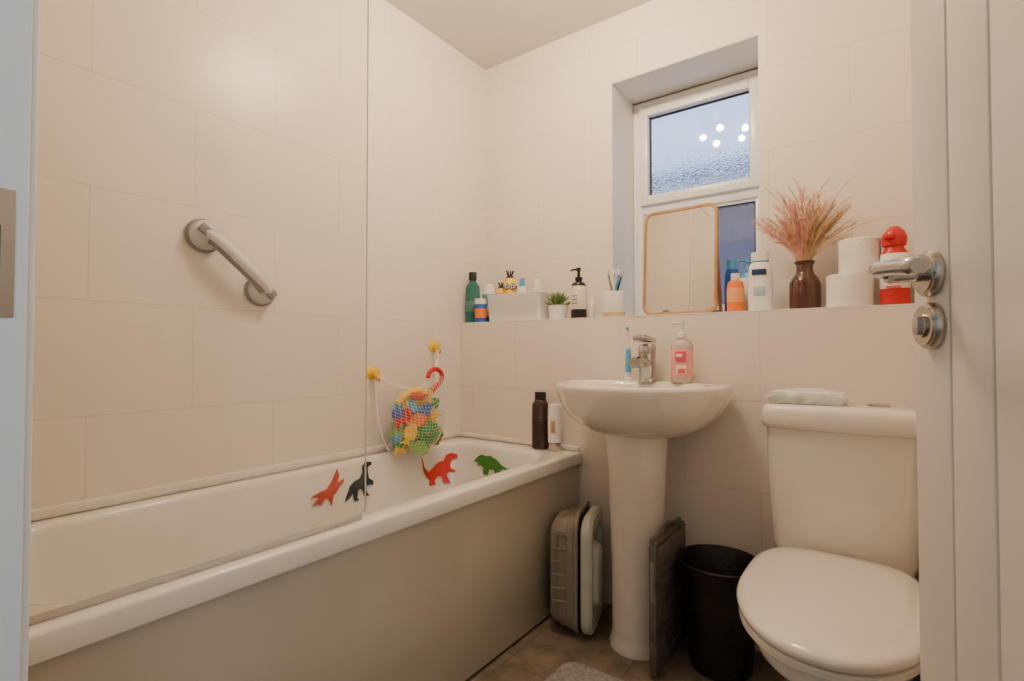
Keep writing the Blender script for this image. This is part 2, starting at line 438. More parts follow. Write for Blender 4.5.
# ------------------------------------------------------------------ stickers
def sticker(poly, w, h, origin, udir, cast, m, flip=False, name='dinosaur_sticker'):
    bm = bmesh.new()
    vs = [bm.verts.new(((p[0] if not flip else 1-p[0])*w, p[1]*h, 0)) for p in poly]
    bm.faces.new(vs)
    bmesh.ops.triangulate(bm, faces=list(bm.faces))
    bmesh.ops.subdivide_edges(bm, edges=list(bm.edges), cuts=2, use_grid_fill=True)
    O = Vector(origin); U = Vector(udir).normalized(); C = Vector(cast).normalized()
    for v in bm.verts:
        p = O + U*(v.co.x-w/2) + Vector((0, 0, 1))*(v.co.y-h/2)
        hit = bathbvh.ray_cast(p, C, 1.0)
        q = hit[0] if hit[0] is not None else p+C*0.1
        v.co = q - C*0.0045
    me = bpy.data.meshes.new(name)
    ctr = sum((v.co for v in bm.verts), Vector())/len(bm.verts)
    for v in bm.verts: v.co -= ctr
    bmesh.ops.recalc_face_normals(bm, faces=list(bm.faces))
    bm.to_mesh(me); bm.free(); me.materials.append(m)
    ob = bpy.data.objects.new(name, me); ob.location = ctr; COL.objects.link(ob)
    so = ob.modifiers.new('thick', 'SOLIDIFY'); so.thickness = 0.004; so.offset = 0
    return ob
rex = [(0, .98), (.06, .66), (.18, .44), (.33, .56), (.5, .72), (.64, .76), (.70, .92), (.84, 1.0), (1.0, .93), (.99, .82), (.86, .76), (.80, .62), (.80, .48), (.92, .40), (.88, .33), (.76, .36), (.68, .28), (.74, .06), (.80, 0), (.60, 0), (.56, .22), (.44, .26), (.34, .12), (.38, 0), (.20, 0), (.22, .18), (.14, .28), (.05, .48)]
ptero = [(.0, .12), (.24, .30), (.0, .38), (.26, .46), (.48, .50), (.64, .70), (.82, 1.0), (.86, .80), (.78, .60), (1.0, .68), (.98, .58), (.82, .46), (.74, .34), (.64, .28), (.58, .0), (.50, .22), (.38, .24), (.26, .08), (.2, .14)]
brachi = [(0, .0), (.10, .20), (.2, .40), (.34, .50), (.55, .56), (.66, .72), (.66, .9), (.80, 1.0), (1.0, .96), (.98, .88), (.84, .84), (.84, .66), (.86, .50), (1.0, .40), (1.0, .28), (.86, .30), (.74, .3), (.74, .12), (.82, .0), (.66, .02), (.6, .24), (.46, .24), (.40, .04), (.46, -.06), (.3, -.04), (.3, .2), (.18, .1)]
trike = [(0, .6), (.1, .88), (.2, 1.0), (.3, .95), (.42, 1.0), (.6, .86), (.76, .6), (1.0, .42), (.8, .42), (.72, .36), (.74, .0), (.62, 0), (.58, .3), (.42, .32), (.42, 0), (.3, 0), (.28, .34), (.2, .44), (.14, .4), (.12, .55)]
DR = mat('dino_red', (0.62, 0.035, 0.03), 0.6); DO = mat('dino_orange_red', (0.48, 0.06, 0.04), 0.6)
DN = mat('dino_navy', (0.015, 0.03, 0.045), 0.6); DG = mat('dino_green', (0.05, 0.20, 0.03), 0.6)
sticker(ptero, .135, .12, (-1.45, 1.08, .503), (0, 1, 0), (-1, 0, 0), DO)
sticker(brachi, .13, .125, (-1.45, 1.21, .505), (0, 1, 0), (-1, 0, 0), DN)
ax = Vector((-.88, .47, 0)).normalized(); ux = Vector((ax.y, -ax.x, 0))
sticker(rex, .17, .125, Vector((-1.575, 1.62, .475))-ax*.10, ux, ax, DR)
sticker(trike, .20, .08, (-1.36, 1.55, .50), (1, 0, 0), (0, 1, 0), DG)

# ------------------------------------------------------------------ toy net bag
bag = empty('toy_net_bag', (-1.62, 1.49, .72))
def place(o, root):
    o.parent = root; o.location = -Vector(root.location)
b = B('suction_hooks')
for (y, z, c) in ((1.33, .90, YEL), (1.672, 1.01, YEL)):
    b.lathe([(.028, .001), (.026, .004), (.012, .010), (.010, .016), (.018, .022), (.016, .032), (.001, .034)], [c]*6, (W, y, z), 24, M=MX)
    b.tube(smooth_path([(W+.026, y, z-.004), (W+.03, y, z-.024), (W+.044, y, z-.03), (W+.046, y, z-.018)]), .004, ORANGE)
place(b.done(), bag)
b = B('netting'); NU, NV = 26, 24
def net(u, v):
    s_ = math.sin(pi*u)
    wdt = .342*(1-v)**2 + .31*(1-(1-v)**2) - .08*v**4
    y = 1.50 - .035*math.sin(pi*v*.5) + (u-.5)*wdt
    zt = .895 + .11*u - .11*s_**.8
    zb = .545 + .05*(2*u-1)**2
    z = zt + (zb-zt)*v
    x = (-1.652 + .062*v) + .175*(s_**.55)*math.sin(pi*min(v*.9+.1, 1))**.6
    return Vector((x, y, z))
grid = [[b.bm.verts.new(net(i/NU, j/NV)) for i in range(NU+1)] for j in range(NV+1)]
k = b.mi(NET)
for j in range(NV):
    for i in range(NU):
        b.bm.faces.new((grid[j][i], grid[j][i+1], grid[j+1][i+1], grid[j+1][i]))
o = b.done(recalc=False); wf = o.modifiers.new('net', 'WIREFRAME'); wf.thickness = .0012
place(o, bag)
b = B('rim_cord')
b.tube([net(i/20, 0) for i in range(21)], .0032, NET, 8)
b.tube([net(0, i/20) for i in range(21)], .003, NET, 8); b.tube([net(1, i/20) for i in range(21)], .003, NET, 8)
place(b.done(), bag)
b = B('bath_toys')
fish = [(-.05, .02), (-.03, .005), (-.01, .022), (.015, .026), (.04, .012), (.05, 0), (.04, -.012), (.015, -.024), (-.01, -.02), (-.03, -.005), (-.05, -.02), (-.042, 0)]
star = [((.042 if i % 2 == 0 else .019)*math.cos(pi*i/5), (.042 if i % 2 == 0 else .019)*math.sin(pi*i/5)) for i in range(10)]
croc = [(-.06, .0), (-.03, .014), (-.01, .024), (.01, .018), (.025, .026), (.06, .012), (.062, .0), (.03, -.004), (.034, -.022), (.018, -.022), (.012, -.006), (-.012, -.006), (-.014, -.022), (-.03, -.022), (-.03, -.006)]
cross_ = [(-.04, .012), (-.012, .012), (-.012, .04), (.012, .04), (.012, .012), (.04, .012), (.04, -.012), (.012, -.012), (.012, -.04), (-.012, -.04), (-.012, -.012), (-.04, -.012)]
spec = [(croc, 1.52, .615, -1.51, GREEN, .3), (fish, 1.45, .60, -1.51, LGREEN, -.5), (croc, 1.55, .66, -1.525, LGREEN, -.8), (croc, 1.49, .655, -1.51, GREEN, .4),
 (fish, 1.42, .655, -1.525, YEL, 1.1), (fish, 1.45, .705, -1.52, ORANGE, .3), (star, 1.54, .715, -1.52, YEL, .1), (fish, 1.40, .72, -1.545, RED, .8),
 (croc, 1.48, .735, -1.52, BLUE, .5), (fish, 1.55, .755, -1.54, GREEN, .7), (fish, 1.43, .765, -1.55, LBLUE, -.3), (croc, 1.51, .775, -1.54, YEL, .8),
 (star, 1.39, .66, -1.56, LGREEN, .9), (fish, 1.47, .80, -1.55, YEL, .2), (croc, 1.41, .61, -1.55, YEL, .8), (fish, 1.565, .61, -1.55, ORANGE, .2)]
for (shp, y, z, x, m, rl) in spec:
    base = Matrix(((0, 0, 1, 0), (1, 0, 0, 0), (0, 1, 0, 0), (0, 0, 0, 1)))
    M = Matrix.Rotation(-.3+random.uniform(-.4, .4), 4, 'Z') @ Matrix.Rotation(rl, 4, 'X') @ base
    b.prism([(p[0]*.95, p[1]*1.15) for p in shp], .016, m, M, (x-.022, y, z))
cols = [RED, YEL, BLUE, GREEN, GREEN, LGREEN, LBLUE, YEL]
for i in range(24):
    v = i/23; zz = .595 + .18*v
    y = 1.475 + random.uniform(-.095, .095); x = -1.59 + random.uniform(-.012, .012)
    b.ball((x, y, zz), random.uniform(.022, .032), cols[i % 8], 1, .8, 1.1, 14)
b.tube([(-1.565, 1.580+.042*math.cos(a), .875+.036*math.sin(a)) for a in [(-1.2+4.4*q/16) for q in range(17)]], .010, RED, 10)
b.tube(smooth_path([(-1.565, 1.592, .840), (-1.56, 1.55, .815), (-1.555, 1.49, .80), (-1.555, 1.43, .81)]), .013, RED, 10)
b.tube(smooth_path([(-1.57, 1.375, .78), (-1.565, 1.42, .815), (-1.56, 1.48, .825), (-1.56, 1.52, .805)]), .014, YEL, 10)
place(b.done(), bag)

# ------------------------------------------------------------------ wash basin
wb = empty('wash_basin', (-0.69, 1.68, 0))
def dshape(sx, sf, sb, z, cy=0.0, n=72, pw=.38):
    out = []
    for j in range(n):
        a = 2*pi*j/n; c, s_ = math.cos(a), math.sin(a)
        if s_ <= 0:
            out.append((sx*math.copysign(abs(c)**.92, c), cy+sf*s_, z))
        else:
            out.append((sx*math.copysign(abs(c)**pw, c), cy+sb*s_**pw, z))
    return out
b = B('bowl')
hx, hf, hb = .286, .270, .171
R = [dshape(.10, .085, .12, .704), dshape(.135, .12, .15, .708), dshape(.180, .165, .165, .722), dshape(.224, .212, .168, .750), dshape(.254, .240, hb, .782),
     dshape(.272, .256, hb, .815), dshape(.281, .265, hb, .845), dshape(hx, hf, hb, .866), dshape(hx-.002, hf-.002, hb, .876), dshape(hx-.008, hf-.008, hb-.004, .88)]
def ell(ax_, ay, cy, z, n=72):
    return [(ax_*math.cos(2*pi*j/n), cy+ay*math.sin(2*pi*j/n), z) for j in range(n)]
R += [ell(.232, .165, -.062, .879), ell(.226, .16, -.062, .875), ell(.218, .152, -.062, .862), ell(.19, .132, -.06, .82), ell(.14, .10, -.05, .775), ell(.07, .05, -.04, .752), ell(.022, .022, -.04, .748)]
b.loft(R, CER, True, True)
b.lathe([(.022, .7485), (.021, .7505), (.001, .7500)], CHR, (0, -.04, 0), 24)
b.done(wb, sharp=60)
b = B('pedestal')
def ped(r, z, d=0):
    return [(r*math.cos(2*pi*j/48)*1.0, -.02+r*1.05*math.sin(2*pi*j/48)+d, z) for j in range(48)]
b.loft([ped(.092, 0.001), ped(.092, .02), ped(.087, .03), ped(.083, .06), ped(.085, .30), ped(.092, .50), ped(.100, .64), ped(.104, .715)], CER)
b.done(wb, sharp=60)

# basin tap
b = B('basin_tap', (-0.700, 1.785, .879))
b.lathe([(.034, 0), (.034, .006), (.030, .010), (.029, .09), (.031, .094), (.031, .125), (.026, .134), (.001, .136)], CHR, n=28)
b.tube(smooth_path([(0, -.012, .062), (0, -.06, .076), (0, -.120, .072)]), [.022]*10+[.020]*3, CHR, 16, flat=.75)
b.tube([(0, -.110, .068), (0, -.110, .050)], .014, CHR, 14)
b.box((-.002, -.020, .152), (.050, .105, .020), CHR, .006, M=Matrix.Rotation(-.10, 4, 'X'))
b.done()
# bottles ---------------------------------------------------------------
def pump(b, z, r, m, d=(-1, -.3), h=.045):
    b.lathe([(r, z), (r, z+.014), (r*.45, z+.017), (r*.4, z+h*.7), (r*.62, z+h*.72), (r*.62, z+h), (.001, z+h+.002)], m, n=18)
    v = Vector((d[0], d[1], 0)).normalized()
    b.tube([Vector((0, 0, z+h*.88)), Vector((0, 0, z+h*.88))+v*.028, Vector((0, 0, z+h*.78))+v*.036], [.0055, .0045, .0035], m, 10)
b = B('soap_dispenser', (-0.570, 1.770, .880))
b.lathe([(.032, 0), (.038, .004), (.038, .018), (.0385, .019), (.0385, .115), (.038, .116), (.037, .130), (.024, .146), (.014, .151), (.013, .154)],
        [CLEARP, CLEARP, CLEARP, mat('soft_pink_label', (.80, .36, .36), .35), mat('soft_pink_label', (0, 0, 0)), CLEARP, CLEARP, CLEARP, WHITE], sy=.7)
b.box((0.004, -.0275, .090), (.036, .003, .034), PINK, .001); b.box((0.0, -.0285, .093), (.020, .003, .010), WHITE, .001)
b.box((.006, -.0275, .045), (.036, .003, .030), CREAM, .001); b.box((.008, -.0282, .040), (.024, .003, .016), PINK, .001)
pump(b, .154, .015, WHITE, h=.058); b.done()
b = B('electric_toothbrush', (-0.775, 1.79, .879))
b.lathe([(.016, 0), (.016, .008), (.010, .012), (.0115, .03), (.011, .10), (.007, .118), (.005, .125), (.004, .185), (.005, .187)],
        [WHITE, WHITE, WHITE, LBLUE, LBLUE, WHITE, WHITE, WHITE], n=20)
b.tube([(0, 0, .186), (0, -.004, .2)], [.006, .005], WHITE, 14); b.box((0, -.008, .193), (.009, .009, .012), LBLUE, .002)
b.done()

b = B('shampoo_bottle', (-1.172, 1.803, RZ+.001))
b.lathe([(.032, 0), (.036, .004), (.036, .06), (.0365, .061), (.0365, .13), (.036, .131), (.035, .185), (.025, .20), (.024, .201), (.024, .232), (.022, .236), (.001, .237)],
        [DARKB, DARKB, DARKB, DARKB, mat('brown_label', (.12, .045, .03), .4), DARKB, DARKB, DARKB, BLACK, BLACK, BLACK], sy=.72, M=Matrix.Rotation(.5, 4, 'Z'))
b.done()
b = B('conditioner_bottle', (-1.098, 1.795, RZ+.001))
b.lathe([(.024, 0), (.026, .003), (.026, .035), (.027, .06), (.028, .13), (.027, .17), (.026, .19), (.001, .192)],
        [NICK, NICK, WHITE, WHITE, WHITE, WHITE, WHITE], sy=.7, M=Matrix.Rotation(.5, 4, 'Z'))
b.box((.004, -.0195, .10), (.018, .002, .05), mat('tan_label', (.45, .30, .15), .5), .0008, M=Matrix.Rotation(.3, 4, 'Z'))
b.done()

# ledge items
b = B('mouthwash_bottle', (-1.628, 1.90, SZ))
b.lathe([(.033, 0), (.037, .005), (.037, .055), (.0375, .056), (.0375, .105), (.037, .106), (.035, .175), (.018, .20), (.018, .206), (.020, .207), (.020, .245), (.018, .248), (.001, .249)],
        [TEAL, TEAL, TEAL, mat('green_label', (.08, .22, .20), .4), mat('green_label', (0, 0, 0)), TEAL, TEAL, TEAL, BLACK, BLACK, BLACK, BLACK], sy=.7, M=Matrix.Rotation(.4, 4, 'Z'))
b.done()
b = B('shower_gel_bottle', (-1.570, 1.955, SZ))
b.lathe([(.024, 0), (.024, .03), (.032, .032), (.035, .08), (.034, .14), (.026, .175), (.018, .190), (.001, .192)],
        [BLUE, BLUE, WHITE, mat('aqua_label', (.1, .25, .38), .4), WHITE, WHITE, WHITE], sy=.65, M=Matrix.Rotation(.5, 4, 'Z'))
b.done()
b = B('bath_salts_tub', (-1.563, 1.883, SZ))
b.lathe([(.026, 0), (.028, .003), (.028, .02), (.0283, .021), (.0283, .065), (.028, .066), (.028, .086), (.029, .087), (.029, .112), (.001, .113)],
        [BLUE, BLUE, BLUE, ORANGE, BLUE, BLUE, WHITE, WHITE, WHITE], n=28)
b.done()
# storage box
b = B('storage_box', (-1.372, 1.935, SZ))
R = [rrect(-.138, .138, -.052, .052, .012, 0), rrect(-.142, .142, -.055, .055, .012, .004), rrect(-.150, .150, -.060, .060, .014, .118), rrect(-.153, .153, -.063, .063, .014, .124),
     rrect(-.149, .149, -.059, .059, .012, .126), rrect(-.145, .145, -.055, .055, .012, .120), rrect(-.136, .136, -.048, .048, .010, .008)]
b.loft(R, WHITE); b.done()
def figure(name, loc, sc_=1.0):
    b = B(name, loc)
    b.lathe([(.018, 0), (.024, .006), (.026, .03), (.026, .062), (.0262, .063), (.026, .13), (.022, .155), (.012, .168), (.001, .172)],
            [NAVY, BLUE, BLUE, BLUE, SKIN_Y, SKIN_Y, SKIN_Y, SKIN_Y], n=24)
    b.lathe([(.0268, .118), (.0268, .132)], BLACK, n=24, c0=False, c1=False)
    MY = Matrix.Rotation(pi/2, 4, 'X')
    for dx in (-.0115, .0115):
        b.lathe([(.012, 0), (.012, .008), (.0085, .009)], CHR, (dx, -.019, .126), 18, M=MY)
        b.lathe([(.0085, .0085), (.001, .0095)], WHITE, (dx, -.019, .126), 16, M=MY)
        b.lathe([(.0035, .0096), (.001, .0105)], BLACK, (dx, -.019, .126), 12, M=MY)
    b.box((0, -.0235, .05), (.028, .005, .028), BLUE, .002)
    for dx in (-1, 1):
        b.tube(smooth_path([(dx*.024, 0, .085), (dx*.030, -.004, .07), (dx*.028, -.012, .05)]), .005, SKIN_Y, 8)
        b.ball((dx*.028, -.013, .047), .007, BLACK, n=12)
        b.box((dx*.011, -.004, .004), (.016, .026, .01), BLACK, .003)
    b.lathe([(.0225, .1535), (.0125, .1685), (.001, .1725)], BLACK, n=20, c0=False)
    for i in range(9):
        a = i*.7
        b.tube([(0.006*math.cos(a), .006*math.sin(a), .166), (.015*math.cos(a), .015*math.sin(a), .190)], .0022, BLACK, 6)
    o = b.done(); o.scale = (sc_,)*3; o.rotation_euler = (0, 0, .6)
figure('toy_figurine', (-1.432, 1.940, SZ+.010), 1.22)
figure('toy_figurine', (-1.488, 1.945, SZ+.010), .95)
b = B('body_lotion_bottle', (-1.366, 1.945, SZ+.010))
b.lathe([(.024, 0), (.026, .01), (.026, .13), (.02, .15), (.014, .153), (.014, .19), (.001, .192)], [WHITE, WHITE, WHITE, WHITE, LBLUE, LBLUE], sy=.7); b.done()
b = B('baby_oil_bottle', (-1.285, 1.945, SZ+.010))
b.lathe([(.026, 0), (.028, .01), (.028, .13), (.014, .16), (.014, .18), (.001, .182)], [CREAM, CREAM, CREAM, WHITE, WHITE], sy=.8); b.done()
# succulent
sp = empty('potted_succulent', (-1.165, 1.935, SZ))
b = B('pot')
b.lathe([(.034, 0), (.037, .003), (.044, .060), (.044, .064), (.040, .064), (.038, .052), (.001, .052)], [WHITE, WHITE, WHITE, WHITE, WHITE, SOIL]); b.done(sp)
b = B('leaves')
for ring, (nn, tilt, ln) in enumerate(((10, .25, .066), (9, .65, .066), (7, 1.05, .06), (3, 1.4, .05))):
    for i in range(nn):
        a = 2*pi*i/nn+ring*.4
        d = Vector((math.cos(a)*math.cos(tilt), math.sin(a)*math.cos(tilt), math.sin(tilt)))
        s0 = Vector((0, 0, .058+.003*ring))
        b.tube([s0, s0+d*ln*.35, s0+d*ln*.7, s0+d*ln+Vector((0, 0, .006))], [.005, .010, .0085, .0012], LEAF, 8, flat=.45)
b.done(sp)
b = B('hand_wash_bottle', (-1.062, 1.935, SZ))
b.lathe([(.031, 0), (.034, .004), (.034, .04), (.0345, .041), (.0345, .115), (.034, .116), (.034, .14), (.026, .155), (.013, .160), (.013, .165)],
        [BLACK, BLACK, BLACK, CREAM, CREAM, CREAM, BLACK, BLACK, BLACK], n=28)
for i in range(3): b.box((0, -.0345, .065+.016*i), (.024, .002, .003), BLACK, .0005)
pump(b, .165, .016, BLACK, h=.055); b.done()
b = B('travel_bottle', (-1.012, 1.96, SZ))
b.lathe([(.014, 0), (.016, .003), (.016, .065), (.008, .078), (.008, .098), (.001, .099)], [WHITE, CREAM, WHITE, WHITE, WHITE], n=20); b.done()
# toothbrush holder
b = B('toothbrush_holder', (-0.895, 1.925, SZ))
b.lathe([(.044, 0), (.046, .002), (.046, .018), (.0465, .019), (.0465, .100), (.045, .104), (.042, .104), (.041, .03), (.001, .03)],
        [BAMB, BAMB, BAMB, WHITE, WHITE, WHITE, WHITE, WHITE])
for (a, c, m) in ((.3, .22, LBLUE), (2.0, .26, WHITE), (-1.0, .2, WHITE), (3.6, .22, GREYP), (.9, .32, NAVY)):
    d = Vector((math.cos(a)*c, math.sin(a)*c, 1)).normalized()
    s0 = Vector((-math.cos(a)*.01, -math.sin(a)*.01, .032))
    b.tube([s0, s0+d*.10, s0+d*.13, s0+d*.165], [.0055, .005, .0035, .0045], m, 10)
    e_ = s0+d*.155
    b.box(e_+Vector((0, -.006, 0)), (.011, .012, .024), WHITE, .002)
b.done()
# mirror
mr = empty('table_mirror', (-0.635, 1.935, SZ))
mr.rotation_euler = (math.radians(-3), 0, math.radians(-2))
b = B('frame')
def vring(w2, h0, h1, r, y):
    return [(p[0], y, p[1]) for p in rrect(-w2, w2, h0, h1, r, 0)]
H = .412; w2 = .143
b.loft([vring(w2-.002, .004, H-.002, .034, -.008), vring(w2, .002, H, .036, -.005), vring(w2, .002, H, .036, .007), vring(w2-.003, .005, H-.003, .033, .009), vring(w2-.012, .014, H-.012, .026, .009), vring(w2-.012, .014, H-.012, .026, -.003),
        vring(w2-.010, .012, H-.010, .028, -.008), vring(w2-.002, .004, H-.002, .034, -.008)], WOOD, False, False)
b.done(mr)
b = B('mirror_plate')
b.loft([vring(w2-.011, .013, H-.011, .027, -.003), vring(w2-.011, .013, H-.011, .027, .003)], MIR); b.done(mr)
b = B('stand')
b.tube([(.13, .014, .30), (.13, .085, .016)], .007, WOOD, 10); b.tube([(-.13, .014, .30), (-.13, .085, .016)], .007, WOOD, 10); b.tube([(-.13, .085, .018), (.13, .085, .018)], .006, WOOD, 10)
b.done(mr)
# right of mirror
b = B('sunscreen_bottle', (-0.466, 2.035, SZ))
b.lathe([(.024, 0), (.027, .004), (.027, .15), (.020, .17), (.020, .205), (.001, .207)], [LBLUE, BLUE, BLUE, LBLUE, BLUE], sy=.7); b.done()
b = B('childrens_bubble_bath_bottle', (-0.430, 1.93, SZ))
b.lathe([(.025, 0), (.029, .004), (.029, .035), (.0293, .036), (.0293, .085), (.029, .086), (.025, .108), (.014, .114), (.015, .116), (.015, .138), (.001, .140)],
        [ORANGE, ORANGE, ORANGE, mat('orange_label', (.9, .38, .16), .4), ORANGE, ORANGE, ORANGE, WHITE, WHITE, WHITE], n=24); b.done()
b = B('pump_lotion_bottle', (-0.405, 2.01, SZ))
b.lathe([(.026, 0), (.029, .004), (.029, .13), (.016, .15), (.014, .152)], [WHITE, WHITE, LBLUE, LBLUE], sy=.75); pump(b, .152, .014, LBLUE, h=.048); b.done()
b = B('moisturiser_bottle', (-0.350, 1.93, SZ))
b.lathe([(.032, 0), (.038, .004), (.040, .06), (.038, .13), (.034, .160), (.026, .170), (.027, .171), (.029, .174), (.028, .205), (.001, .207)],
        [WHITE, WHITE, WHITE, WHITE, WHITE, BLUE, BLUE, WHITE, WHITE], sy=.55, M=Matrix.Rotation(.15, 4, 'Z'))
b.box((.0, -.0215, .135), (.046, .003, .020), NAVY, .001, M=Matrix.Rotation(.15, 4, 'Z'))
b.box((.0, -.0225, .07), (.034, .002, .03), mat('pale_blue_label', (.45, .55, .7), .4), .0008, M=Matrix.Rotation(.15, 4, 'Z'))
b.done()
# vase with grass
vs = empty('vase_of_dried_grass', (-0.218, 1.95, SZ))
b = B('vase')
b.lathe([(.040, 0), (.046, .004), (.047, .02), (.047, .088), (.042, .104), (.029, .120), (.025, .130), (.025, .150), (.030, .156), (.031, .162), (.027, .163), (.022, .150), (.021, .13), (.001, .125)], AMBER, n=36); b.done(vs)
b = B('dried_grass')
kp = b.mi(GRASSP); kb = b.mi(GRASSB)
def hair(p, q, w, k):
    d = (q-p); sd = d.cross(Vector((random.uniform(-1, 1), random.uniform(-1, 1), random.uniform(-1, 1))))
    if sd.length < 1e-6: return
    sd = sd.normalized()*w
    v = [b.bm.verts.new(c) for c in (p-sd, p+sd, q+sd*.3, q-sd*.3)]
    f = b.bm.faces.new(v); f.material_index = k
for i in range(90):
    lean = random.gauss(.0, .38); lean = max(-.66, min(.85, lean)); dep = random.uniform(-.35, .02)
    ln = random.uniform(.14, .27) * (1.0 if abs(lean) < .45 else .9)
    s0 = Vector((random.uniform(-.010, .010), random.uniform(-.008, .008), .13))
    top = s0 + Vector((math.sin(lean)*ln, dep*ln*.6, math.cos(lean)*ln))
    mid = s0.lerp(top, .5) + Vector((-math.sin(lean)*.02, 0, .012))
    pth = smooth_path([s0, mid, top], 5)
    km = kp if (lean < .15 and random.random() < .85) else kb
    b.tube(pth, .0010, GRASSP if km == kp else GRASSB, 5)
    if i % 5 != 0:
        for h in range(75):
            t = random.uniform(.38, 1.0); idx = t*(len(pth)-1); i0 = min(int(idx), len(pth)-2)
            p = pth[i0].lerp(pth[i0+1], idx-i0)
            d = (pth[i0+1]-pth[i0]).normalized()
            spd = .7*(1.05-abs(t-.65))
            q = p + (d*1.1+Vector((random.gauss(0, spd), random.gauss(0, spd), random.gauss(0, spd*.6)))).normalized()*random.uniform(.012, .034)
            hair(p, q, .0007, km)
    else:
        q = top+(top-mid).normalized()*.06+Vector((.02*math.copysign(1, lean), 0, -.005)); b.tube([top, top.lerp(q, .5)+Vector((0, 0, .005)), q], .0015, GRASSB, 5)
b.done(vs, recalc=False)
# toilet rolls
def roll(loc, r=.057, h=.104):
    b = B('toilet_roll', loc)
    b.lathe([(.021, 0), (r-.003, 0), (r, .003), (r, h-.003), (r-.003, h), (.021, h), (.0205, h-.001), (.0205, .001), (.021, 0)],
            [PAPER, PAPER, PAPER, PAPER, PAPER, CARD, CARD, CARD], n=40, c0=False, c1=False); b.done()
roll((-.092, 1.932, SZ), .064); roll((-.066, 1.94, SZ+.105), .056, .108)
# red spray
b = B('hair_spray_bottle', (.022, 1.915, SZ))
b.lathe([(.034, 0), (.037, .004), (.037, .05), (.0375, .051), (.0375, .125), (.037, .126), (.035, .155), (.024, .172), (.024, .178), (.030, .18), (.032, .205), (.026, .222), (.012, .238), (.001, .24)],
        [RED, RED, RED, WHITE, WHITE, WHITE, RED, RED, RED, RED, RED, RED, RED], sy=.8)
b.box((-.014, -.026, .205), (.024, .02, .014), RED, .004)
for i in range(6): b.box((-.004, -.0303, .055+.013*i), (.036-.008*(i % 2), .002, .006), PINK, .0006)
b.done()

# ------------------------------------------------------------------ toilet
tl = empty('toilet', (-0.110, 1.60, 0))
def egg(w, yf, yb, z, n=72, pw=.55, wid=None):
    mid = yf + (yb-yf)*.52
    out = []
    for j in range(n):
        a = 2*pi*j/n; c, s_ = math.cos(a), math.sin(a)
        if s_ <= 0: out.append((w*math.copysign(abs(c)**.95, c), mid+(mid-yf)*s_, z))
        else: out.append((w*math.copysign(abs(c)**pw, c), mid+(yb-mid)*s_**pw, z))
    return out
YF = -.520
b = B('pan')
R = [egg(.115, -.30, .22, 0.001), egg(.115, -.30, .22, .02), egg(.105, -.28, .22, .05), egg(.10, -.27, .22, .14), egg(.12, -.33, .23, .22), egg(.157, -.42, .24, .31), egg(.176, YF+.02, .245, .36), egg(.179, YF+.012, .245, .385), egg(.174, YF+.018, .24, .395)]
b.loft(R, CER); b.done(tl, sharp=60)
b = B('seat')
b.loft([egg(.182, YF+.006, .045, .397), egg(.186, YF+.002, .05, .400), egg(.186, YF+.002, .05, .412), egg(.182, YF+.006, .045, .415)], CER); b.done(tl, sharp=50)
b = B('seat_lid')
b.loft([egg(.182, YF+.004, .047, .4165), egg(.188, YF, .052, .421), egg(.189, YF, .052, .430), egg(.184, YF+.006, .047, .438), egg(.17, YF+.022, .035, .4425), egg(.12, YF+.08, -.01, .446), egg(.05, YF+.17, -.1, .448)], CER); b.done(tl, sharp=60)
b = B('hinges')
for dx in (-.075, .075): b.tube([(dx-.022, .062, .415), (dx+.022, .062, .415)], .012, CHR, 14)
b.done(tl)
b = B('cistern')
def cisf(w, yf, yb, z, bulge=.016, r=.03, nf=16):
    base = rrect(-w, w, yf, yb, r, z, 8)
    pts = base[:27] + [(-w+r + (2*w-2*r)*i/nf, yf, z) for i in range(1, nf)] + base[27:]
    return [(x, (y-bulge*(1-min(1, abs(x/w))**2) if y < (yf+yb)/2 else y), zz) for (x, y, zz) in pts]
ybk = .252
b.loft([cisf(.160, .10, ybk, .396, r=.035), cisf(.167, .088, ybk, .402), cisf(.172, .082, ybk, .43), cisf(.181, .074, ybk, .60), cisf(.185, .070, ybk, .765)], CER)
b.loft([cisf(.184, .068, ybk, .765), cisf(.192, .060, ybk, .768), cisf(.195, .056, ybk, .780), cisf(.195, .056, ybk, .812), cisf(.192, .060, ybk, .824), cisf(.182, .070, ybk-.008, .832), cisf(.12, .11, ybk-.04, .835, r=.02)], CER)
b.lathe([(.028, .835), (.028, .838), (.022, .840), (.001, .840)], CHR, (0.09, .17, 0), 28)
b.done(tl, sharp=60)
# wipes
b = B('wipes_packet', (-.190, 1.735, .836))
def wip(s_, z, a=.10, d=.052): return rrect(-a*s_, a*s_, -d*s_, d*s_, .022*s_, z)
WP = mat('wipes_packet_film', (.72, .77, .72), .3, var=.22, scale=35, bump=.25, bscale=14)
b.loft([wip(.93, 0), wip(1.0, .010), wip(1.0, .022), wip(.93, .032), wip(.6, .037)], WP)
b.box((0.0, 0, .038), (.085, .045, .006), WHITE, .0025)
b.box((-.10, 0, .014), (.016, .09, .003), WP, .001); b.box((.10, 0, .014), (.016, .09, .003), WP, .001)
o = b.done(); o.rotation_euler = (0, 0, .06)

# ------------------------------------------------------------------ floor things
b = B('waste_bin', (-.434, 1.70, 0))
prof = [(.088, .001), (.092, .006), (.120, .318), (.126, .322), (.127, .330), (.123, .333), (.118, .326), (.088, .012), (.001, .010)]
b.lathe(prof, BIN, n=48)
b.done()

